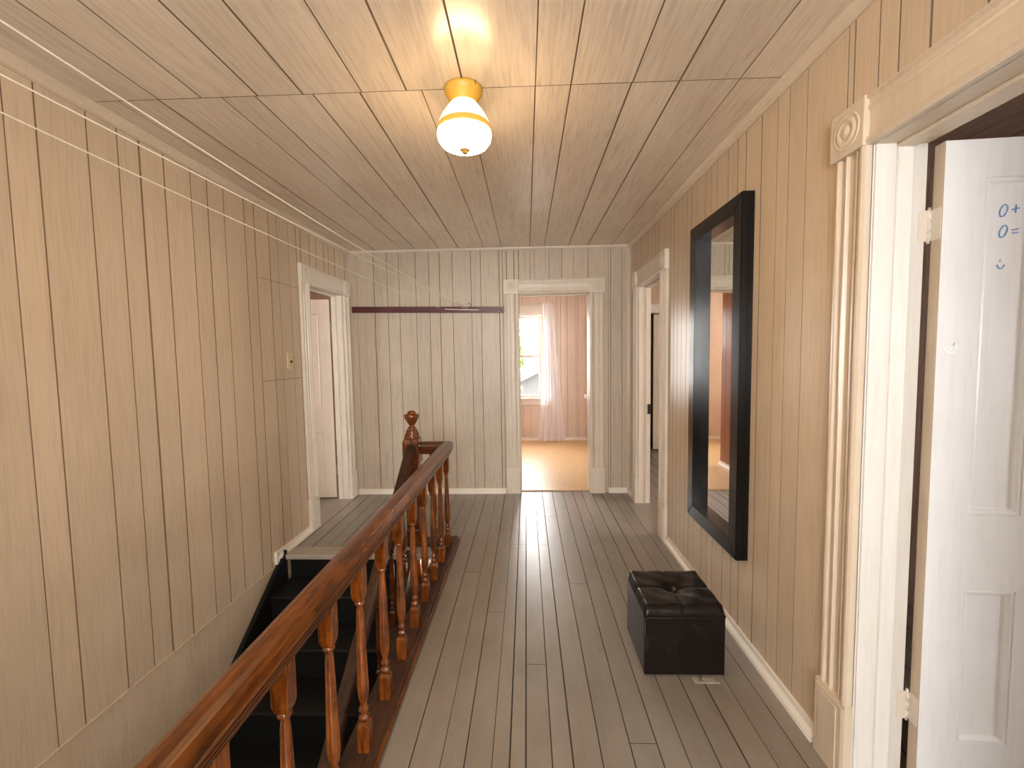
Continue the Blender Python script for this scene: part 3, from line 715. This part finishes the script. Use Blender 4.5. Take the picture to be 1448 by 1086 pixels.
# sloping handrail
mb = MB(); sl = RISE / RUN; pr = [(x, z) for x, z in rail_prof(-.845, 0, -.085, .036)]
A = [mb.v((x, 3.10, .765 + z)) for x, z in pr]; B = [mb.v((x, -.4, .765 + z - 3.5 * sl)) for x, z in pr]
for i in range(len(pr)): mb.f([A[i], A[(i + 1) % len(pr)], B[(i + 1) % len(pr)], B[i]])
mb.f(A[::-1]); mb.f(B)
tag(obj('sloping_handrail', mb, 'rail_dark', bal), 'dark handrail sloping down with the stairs')
mb = MB(); mb.prism([(WELL[0] - .008, -.005), (WELL[0] - .008, .024), (WELL[0] + .004, .032), (-.565, .032), (-.56, .038), (-.545, .038), (-.535, .030), (-.530, .014), (-.530, .0)], 'y', -.6, 3.235)
obj('base_shoe', mb, 'rail_dark', bal)
mb = MB(); mb.box(WELL[0] - .008, WELL[0] + .018, -.6, 3.0, -.24, -.004, .003); mb.box(WELL[0] - .018, WELL[0] + .01, -.6, 3.0, -.03, -.004, .006)
obj('fascia_board', mb, 'rail_dark', bal)
mb = MB(); mb.box(-.536, -.523, -.6, 3.235, 0, .024, .004); tag(obj('shoe_bead', mb, 'rail_y', bal), 'orange bead along the edge of the base shoe')
mb = MB(); mb.box(-.80, WELL[0] + .0, 3.12, 3.235, 0, .03, .004); obj('base_shoe', mb, 'rail_dark', bal)

def baluster_mesh(mb, c, zt, hh=.021):
    """c on the shoe top, zt = height to the rail"""
    x, y, z = c
    mb.sqlathe([(hh, 0), (hh, .085), (hh * .97, .092), (hh * .62, .104)], (x, y, z), .1)
    up = zt - .116
    T = [(.0125, .100), (.0125, .106), (.0185, .112), (.0195, .118), (.0185, .124), (.012, .130), (.0135, .136), (.017, .142), (.0175, .148), (.0155, .154), (.0115, .162), (.0125, .170), (.0185, .195), (.0205, .225), (.0195, .26), (.0125, up - .045), (.0105, up - .028), (.0105, up - .02), (.0165, up - .014), (.0175, up - .008), (.013, up - .003), (.0125, up)]
    mb.lathe([(r, h) for r, h in T], (x, y, z), 18)
    mb.sqlathe([(hh * .62, up - .004), (hh * .80, up + .002), (hh * .97, up + .015), (hh, up + .024), (hh, zt + .004)], (x, y, z), .1)
b0 = None
ys = [3.068 - .2335 * k for k in range(0, 15)]
for y in ys:
    if b0 is None:
        mb = MB(); baluster_mesh(mb, (-.583, y, .032), RB - .032); b0 = obj('baluster', mb, 'turned', bal, (-.583, y, .032))
    else:
        c = b0.copy(); COL.objects.link(c); c.location = b0.location + Vector((0, y - ys[0], 0))
c = b0.copy(); COL.objects.link(c); c.location = b0.location + Vector((-.115, 3.165 - ys[0], -.001))
# balusters under the sloping rail (longer)
s0 = None
for k in range(1, 14):
    y = 3.03 - RUN * k + .13 - .05
    zb, zt = nosz(y) + .048, .765 - (3.10 - y) * sl - .085
    if s0 is None:
        mb = MB(); baluster_mesh(mb, (-.845, y, zb), zt - zb + .012, .019); s0 = obj('stair_baluster', mb, 'newel', bal, (-.845, y, zb)); y0_, z0_ = y, zb
    else:
        c = s0.copy(); COL.objects.link(c); c.location = s0.location + Vector((0, y - y0_, zb - z0_))
# newel
mb = MB(); mb.sqlathe([(.052, -.28), (.052, .12), (.052, .125), (.048, .135), (.048, .60), (.052, .612), (.060, .625), (.060, .775), (.053, .800), (.036, .816)], (-.845, 3.16, 0), .12)
nw = obj('newel_post', mb, 'newel', bal)
mb = MB(); mb.lathe([(.053, .795), (.060, .805), (.060, .815), (.050, .822), (.053, .830), (.050, .840), (.043, .846), (.045, .853), (.042, .862), (.033, .868), (.034, .876), (.028, .884), (.019, .890), (.019, .898), (.024, .906), (.037, .924), (.050, .950), (.056, .972), (.052, .979), (.031, .984), (.031, .992), (.026, 1.000), (.010, 1.006), (.001, 1.006)], (-.845, 3.16, 0), 24)
obj('finial', mb, 'newel', nw)

# ------------------------------------------------------------------ ceiling lamp
LX, LY = -.234, 1.80
lamp = empty('ceiling_lamp', (LX, LY, ZC), 'lit milk-glass ceiling lamp with gold base and gold band', 'lamp')
Z = ZC
mb = MB(); mb.lathe([(.074, 0), (.076, -.006), (.074, -.016), (.066, -.028), (.056, -.042), (.052, -.052), (.050, -.056)], (LX, LY, Z), 36)
obj('canopy', mb, 'gold', lamp)
mb = MB(); mb.lathe([(.046, -.050), (.054, -.060), (.070, -.080), (.086, -.104), (.098, -.128), (.103, -.142)], (LX, LY, Z), 40)
tag(obj('upper_shade', mb, 'glow_up', lamp), 'cream upper part of the glass')
mb = MB(); mb.lathe([(.1035, -.141), (.1065, -.150), (.1075, -.160), (.1065, -.166)], (LX, LY, Z), 40)
tag(obj('gold_band', mb, 'glow_band', lamp), 'gold band around the glass')
mb = MB(); mb.lathe([(.106, -.165), (.107, -.178), (.103, -.196), (.090, -.214), (.066, -.226), (.038, -.231), (.030, -.229), (.020, -.2315), (.004, -.232)], (LX, LY, Z), 40)
tag(obj('lower_shade', mb, 'glow_low', lamp), 'glowing white bowl of the glass')
mb = MB(); mb.lathe([(.020, -.230), (.021, -.234), (.016, -.237), (.012, -.240), (.011, -.246), (.004, -.249), (.001, -.249)], (LX, LY, Z), 20)
obj('finial', mb, 'brass', lamp)
for k in range(3):
    mb = MB(); a = math.radians(75 + 120 * k); mb.lathe([(.004, 0), (.004, -.012), (.002, -.014)], (LX + .072 * math.cos(a), LY + .072 * math.sin(a), Z), 8)
    obj('screw', mb, 'dark_metal', lamp)

# ------------------------------------------------------------------ mirror
MY_0, MY_1, MZ0, MZ1, MD = 2.032, 2.650, .420, 2.112, .058
mir = empty('wall_mirror', (XR, (MY_0 + MY_1) / 2, MZ0), 'tall mirror in a thick black wooden frame on the right wall', 'mirror')
FW = .078
def stile(a, b, z0, z1, cut):
    mb = MB(); V = {}
    pts = cut
    A = [mb.v((XR - .001, y, z)) for y, z in pts]; B = [mb.v((XR - MD, y, z)) for y, z in pts]
    for i in range(4): mb.f([A[i], A[(i + 1) % 4], B[(i + 1) % 4], B[i]])
    mb.f(A); mb.f(B)
    bmesh.ops.recalc_face_normals(mb.bm, faces=mb.bm.faces[:])
    bmesh.ops.bevel(mb.bm, geom=[e for e in mb.bm.edges if all(abs(v.co.x - (XR - MD)) < 1e-5 for v in e.verts)], offset=.003, segments=2, affect='EDGES')
    obj('frame_bar', mb, 'black', mir)
o_ = [(MY_0, MZ0), (MY_1, MZ0), (MY_1, MZ1), (MY_0, MZ1)]; i_ = [(MY_0 + FW, MZ0 + FW), (MY_1 - FW, MZ0 + FW), (MY_1 - FW, MZ1 - FW), (MY_0 + FW, MZ1 - FW)]
for k in range(4): stile(0, 0, 0, 0, [o_[k], o_[(k + 1) % 4], i_[(k + 1) % 4], i_[k]])
mb = MB(); mb.box(XR - .012, XR - .006, MY_0 + FW - .01, MY_1 - FW + .01, MZ0 + FW - .01, MZ1 - FW + .01); obj('mirror_glass', mb, 'mirror', mir)

# ------------------------------------------------------------------ ottoman
ott = empty('ottoman', (.665, 1.995, 0), 'dark brown leather cube ottoman with a tufted lid by the right wall', 'ottoman')
OX0, OX1, OY0, OY1 = .492, .838, 1.832, 2.158
mb = MB(); mb.box(OX0 + .0006, OX1 - .0006, OY0 + .0006, OY1 - .0006, .006, .266, .006); obj('body', mb, 'leather', ott)
mb = MB(); n = 32; grid = {}
cx, cy, hx, hy = (OX0 + OX1) / 2, (OY0 + OY1) / 2, (OX1 - OX0) / 2, (OY1 - OY0) / 2
for i in range(n + 1):
    for j in range(n + 1):
        u, w = -1 + 2 * i / n, -1 + 2 * j / n
        e = max(abs(u), abs(w)); edge = min(1, (1 - abs(u)) / .085) , min(1, (1 - abs(w)) / .085)
        f = lambda t: math.sqrt(max(0, 1 - (1 - t) ** 2))
        z = .272 + .042 * f(edge[0]) * f(edge[1])
        r = math.hypot(u, w)
        z -= .024 * math.exp(-(r / .15) ** 2) + .010 * math.exp(-(r / .45) ** 2)
        z -= .0035 * (math.exp(-(u / .022) ** 2) + math.exp(-(w / .022) ** 2)) * (1 if e < .96 else 0)
        z += .0018 * math.sin(9 * u + 3 * w) * math.sin(7 * w - 2 * u)
        grid[i, j] = mb.v((cx + hx * u, cy + hy * w, z))
for i in range(n):
    for j in range(n): mb.f([grid[i, j], grid[i + 1, j], grid[i + 1, j + 1], grid[i, j + 1]], True)
rim = [(i, 0) for i in range(n)] + [(n, j) for j in range(n)] + [(i, n) for i in range(n, 0, -1)] + [(0, j) for j in range(n, 0, -1)]
low = {}
for q in rim:
    v = grid[q].co; low[q] = mb.v((v.x, v.y, .264))
for a, b in zip(rim, rim[1:] + rim[:1]): mb.f([grid[a], grid[b], low[b], low[a]], True)
mb.f([low[q] for q in rim])
obj('lid', mb, 'leather', ott)
mb = MB(); mb.lathe([(.012, -.004), (.012, .001), (.008, .004), (.001, .005)], (cx, cy, .284), 16); obj('button', mb, 'leather', ott)
for x in (OX0 + .005, OX1 - .005):
    for y in (OY0 + .005, OY1 - .005):
        mb = MB(); mb.tube([(x, y, .008), (x, y, .262)], .0045, 6); obj('piping', mb, 'leather', ott)

# scraps on the floor in front of it
mb = MB(); mb.box(.695, .80, 1.792, 1.798, .0005, .004); mb.box(.695, .715, 1.798, 1.826, .0005, .0025); mb.box(.735, .785, 1.80, 1.824, .0005, .002); mb.box(.695, .735, 1.798, 1.804, .0005, .002)
tag(obj('tape_scrap', mb, 'paper'), 'torn strip of pale tape on the floor before the ottoman', 'scrap')
mb = MB(); mb.lathe([(.011, 0), (.012, .006), (.009, .013), (.003, .016)], (-1.70, D - .04, .0), 12); 
for v in mb.bm.verts: v.co.z += .05
tag(obj('door_bumper', mb, 'base'), 'small white knob on the baseboard beside the left door frame', 'door stop')

# ------------------------------------------------------------------ light switch
sw = empty('light_switch', (XL, 3.215, 1.385), 'aged cream light switch on the left wall near the door', 'light switch')
mb = MB(); mb.box(XL, XL + .010, 3.178, 3.252, 1.324, 1.446, .004); obj('plate', mb, 'switch', sw)
mb = MB(); mb.lathe([(.011, .008), (.011, .013), (.008, .020), (.004, .022)], (XL, 3.222, 1.376), 14, 'x'); obj('knob', mb, 'black_plastic', sw)
for z in (1.41, 1.345):
    mb = MB(); mb.lathe([(.004, .008), (.004, .0115)], (XL, 3.217, z), 10, 'x'); obj('screw', mb, 'dark_metal', sw)

# ------------------------------------------------------------------ maroon rail and cords
rl = empty('coat_rail', (-.99, D, 1.85), 'long maroon wooden rail fixed across the end wall', 'rail')
mb = MB(); tilt = lambda p: Vector((p[0], p[1], p[2] - .018 * (p[0] + 1.0)))
mb.tf = tilt; mb.box(-1.735, -.215, D - .022, D, 1.832, 1.892, .003); obj('board', mb, 'maroon', rl)
for x in (-1.70, -1.15, -.74, -.245):
    mb = MB(tilt); mb.lathe([(.007, -.022), (.006, -.0245), (.002, -.025)], (x, D, 1.862), 10, 'y'); obj('nail', mb, 'dark_metal', rl)
mb = MB(tilt); mb.tube([(x - .065, y, z) for x, y, z in ((-.47, D - .022, 1.875), (-.47, D - .045, 1.885), (-.475, D - .05, 1.91), (-.495, D - .045, 1.925), (-.505, D - .03, 1.91))], .0025, 6); obj('wire_hook', mb, 'dark_metal', rl)

def cord(pa, pb, r, label, sag=0.0):
    pa, pb = Vector(pa), Vector(pb); n = 14
    mb = MB(); mb.tube([pa.lerp(pb, k / n) - Vector((0, 0, sag * 4 * (k / n) * (1 - k / n))) for k in range(n + 1)], r, 6)
    return tag(obj('clothesline', mb, 'cord'), label, 'cord', 'white cords from the rail to the left wall')
CORDS = {}
exec_cords = [((-.575, D - .030, 1.870), (0, 2), 'upper and thickest white cord from the maroon rail to the near left ceiling', .0031, .07),
              ((-.60, D - .031, 1.868), (0, 102), 'middle white cord, starting just below the thickest one', .0031, .012),
              ((-.85, D - .028, 1.874), (0, 150), 'lowest and thinnest white cord, crossing low over the left wall', .0024, .03)]

# ------------------------------------------------------------------ camera
F, YAW, PITCH, ROLL = 620.0, .0335, .066, -.0156
cyw, syw, cp, sp = math.cos(YAW), math.sin(YAW), math.cos(PITCH), math.sin(PITCH)
fw = Vector((-syw * cp, cyw * cp, -sp)); r_0 = Vector((cyw, syw, 0)); u_0 = r_0.cross(fw)
rt = r_0 * math.cos(ROLL) + u_0 * math.sin(ROLL); up = -r_0 * math.sin(ROLL) + u_0 * math.cos(ROLL)
cam = bpy.data.cameras.new('camera'); cam.sensor_width = 36; cam.lens = 36 * F / 1448; cam.clip_start = .05
co = bpy.data.objects.new('camera', cam); COL.objects.link(co)
mtx = Matrix((rt, up, -fw)).transposed().to_4x4(); mtx.translation = (0, 0, CAMH); co.matrix_world = mtx
sc.camera = co
# near ends of the cords: hooks on the left wall close to the ceiling, behind the frame edge
for pa, px, lab, r, sag in exec_cords:
    d = fw + rt * ((px[0] - 724) / F) + up * ((543 - px[1]) / F)
    q = Vector((0, 0, CAMH)) + d * (1.34 / d.y) if px[1] > 60 else Vector((0, 0, CAMH)) + d * (1.25 / d.y)
    t = (XL + .004 - pa[0]) / (q.x - pa[0])
    cord(pa, Vector(pa).lerp(q, t), r, lab, sag)
mb = MB(); mb.tube([(-.80, D - .0275, 1.862), (-.64, D - .0275, 1.856), (-.46, D - .0275, 1.850)], .0045, 6)
tag(obj('clothesline', mb, 'cord'), 'thick white cord end lying flat along the maroon rail', 'cord')

# ------------------------------------------------------------------ curtain
mb = MB(); nx, nz = 56, 26; grid = {}
for j in range(nz + 1):
    t = j / nz; z = 2.215 - t * 2.195
    fl = max(0, (t - .25) / .75) ** 1.5
    xa, xb = .275 - .115 * fl, .455 + .14 * (t ** 1.3)
    for i in range(nx + 1):
        s = i / nx; amp = .007 + .016 * t
        y = 7.0 + amp * math.sin(s * 2 * math.pi * 6 + .6 * math.sin(4 * t)) + .008 * math.sin(s * 23 + 5 * t) - .04 * t
        grid[i, j] = mb.v((xa + (xb - xa) * s + .006 * math.sin(s * 30 + t * 3), y, z))
for i in range(nx):
    for j in range(nz): mb.f([grid[i, j], grid[i + 1, j], grid[i + 1, j + 1], grid[i, j + 1]], True)
cur = empty('curtain', (.37, 7.0, 0), 'sheer white curtain hanging beside the far window', 'curtain')
tag(obj('drape', mb, 'sheer', cur), None)
mb = MB(); mb.tube([(-.66, 7.02, 2.205), (.47, 7.02, 2.205)], .007, 8); mb.box(.40, .412, 7.02, 7.09, 2.195, 2.215); mb.box(-.60, -.588, 7.02, 7.09, 2.195, 2.215)
obj('curtain_rod', mb, 'white_trim', cur)

# ------------------------------------------------------------------ outside
mb = MB(); mb.quad((-30, 7.6, -3.2), (30, 7.6, -3.2), (30, 60, -3.2), (-30, 60, -3.2)); tag(obj('yard', mb, 'lawn', fix=False), 'yard outside the far window, made pale to bounce skylight indoors', 'ground', kind='structure')
HD = -.38
hs = empty('neighbour_house', (3, 19, -3.2), 'grey boarded house with a low gable outside the far window', 'house')
mb = MB(); V0 = [(-1.6, 17, -3.2), (7, 17, -3.2), (7, 17, .3 + HD), (2.6, 17, 2.1 + HD), (-1.6, 17, .1 + HD)]
A = [mb.v(p) for p in V0]; B = [mb.v((p[0], 24, p[2])) for p in V0]
for i in range(5): mb.f([A[i], A[(i + 1) % 5], B[(i + 1) % 5], B[i]])
mb.f(A[::-1]); mb.f(B); obj('walls', mb, 'house', hs)
mb = MB()
for a, b in (((-2.1, -.13), (2.6, 2.12)), ((7.4, .14), (2.6, 2.12))):
    P = [(a[0], 16.6, a[1] + HD), (b[0], 16.6, b[1] + HD), (b[0], 24.4, b[1] + HD), (a[0], 24.4, a[1] + HD)]
    lo = [mb.v(p) for p in P]; hi = [mb.v((p[0], p[1], p[2] + .14)) for p in P]
    mb.f(lo); mb.f(hi)
    for i in range(4): mb.f([lo[i], lo[(i + 1) % 4], hi[(i + 1) % 4], hi[i]])
obj('roof', mb, 'roof', hs)
def tree(c, R, h, n, label, seed):
    random.seed(seed)
    t = empty('tree', (c[0], c[1], -3.2), label, 'tree')
    mb = MB(); mb.tube([(c[0], c[1], -3.2), (c[0] + .1, c[1], h * .5), (c[0], c[1], h)], .14, 8); obj('trunk', mb, 'house', t)
    mb = MB()
    for k in range(n):
        d = Vector((random.gauss(0, 1), random.gauss(0, 1), random.gauss(0, .8))).normalized() * R * random.uniform(.3, 1)
        p = Vector((c[0], c[1], h)) + d; a = Vector((random.gauss(0, 1), random.gauss(0, 1), random.gauss(0, 1))).normalized() * R * .16; b = a.orthogonal().normalized() * R * .09
        mb.f([mb.v(p - a), mb.v(p + b), mb.v(p + a), mb.v(p - b)])
    obj('foliage', mb, 'leaf', t, fix=False)
tree((-.1, 26, 0), 1.5, 1.6, 420, 'leafy tree beyond the neighbouring house', 3)
tree((-.42, 9.2, 0), .34, .62, 130, 'bright green shrub close below the far window', 5)

mb = MB(); mb.box(-4.5, 4.3, -1.9, 7.6, ZC + .01, ZC + .12)  # unseen cover added above the ceilings to stop sky light leaking in
tag(obj('roof', mb, 'roof'), 'unseen slab added over the ceilings to block sky leaks', 'roof', kind='structure')
# ------------------------------------------------------------------ light
w = bpy.data.worlds.new('overcast_sky'); sc.world = w; w.use_nodes = True
bg = w.node_tree.nodes['Background']; bg.inputs[0].default_value = (1.0, .985, .965, 1); bg.inputs[1].default_value = 30.0
sc.view_settings.view_transform = 'Standard'; sc.view_settings.look = 'None'; sc.view_settings.gamma = 1.0; sc.view_settings.use_curve_mapping = False
sc.view_settings.exposure = 0.0
sc.cycles.use_denoising = True
sc.cycles.max_bounces = 10; sc.cycles.diffuse_bounces = 6; sc.cycles.glossy_bounces = 4; sc.cycles.transparent_max_bounces = 12
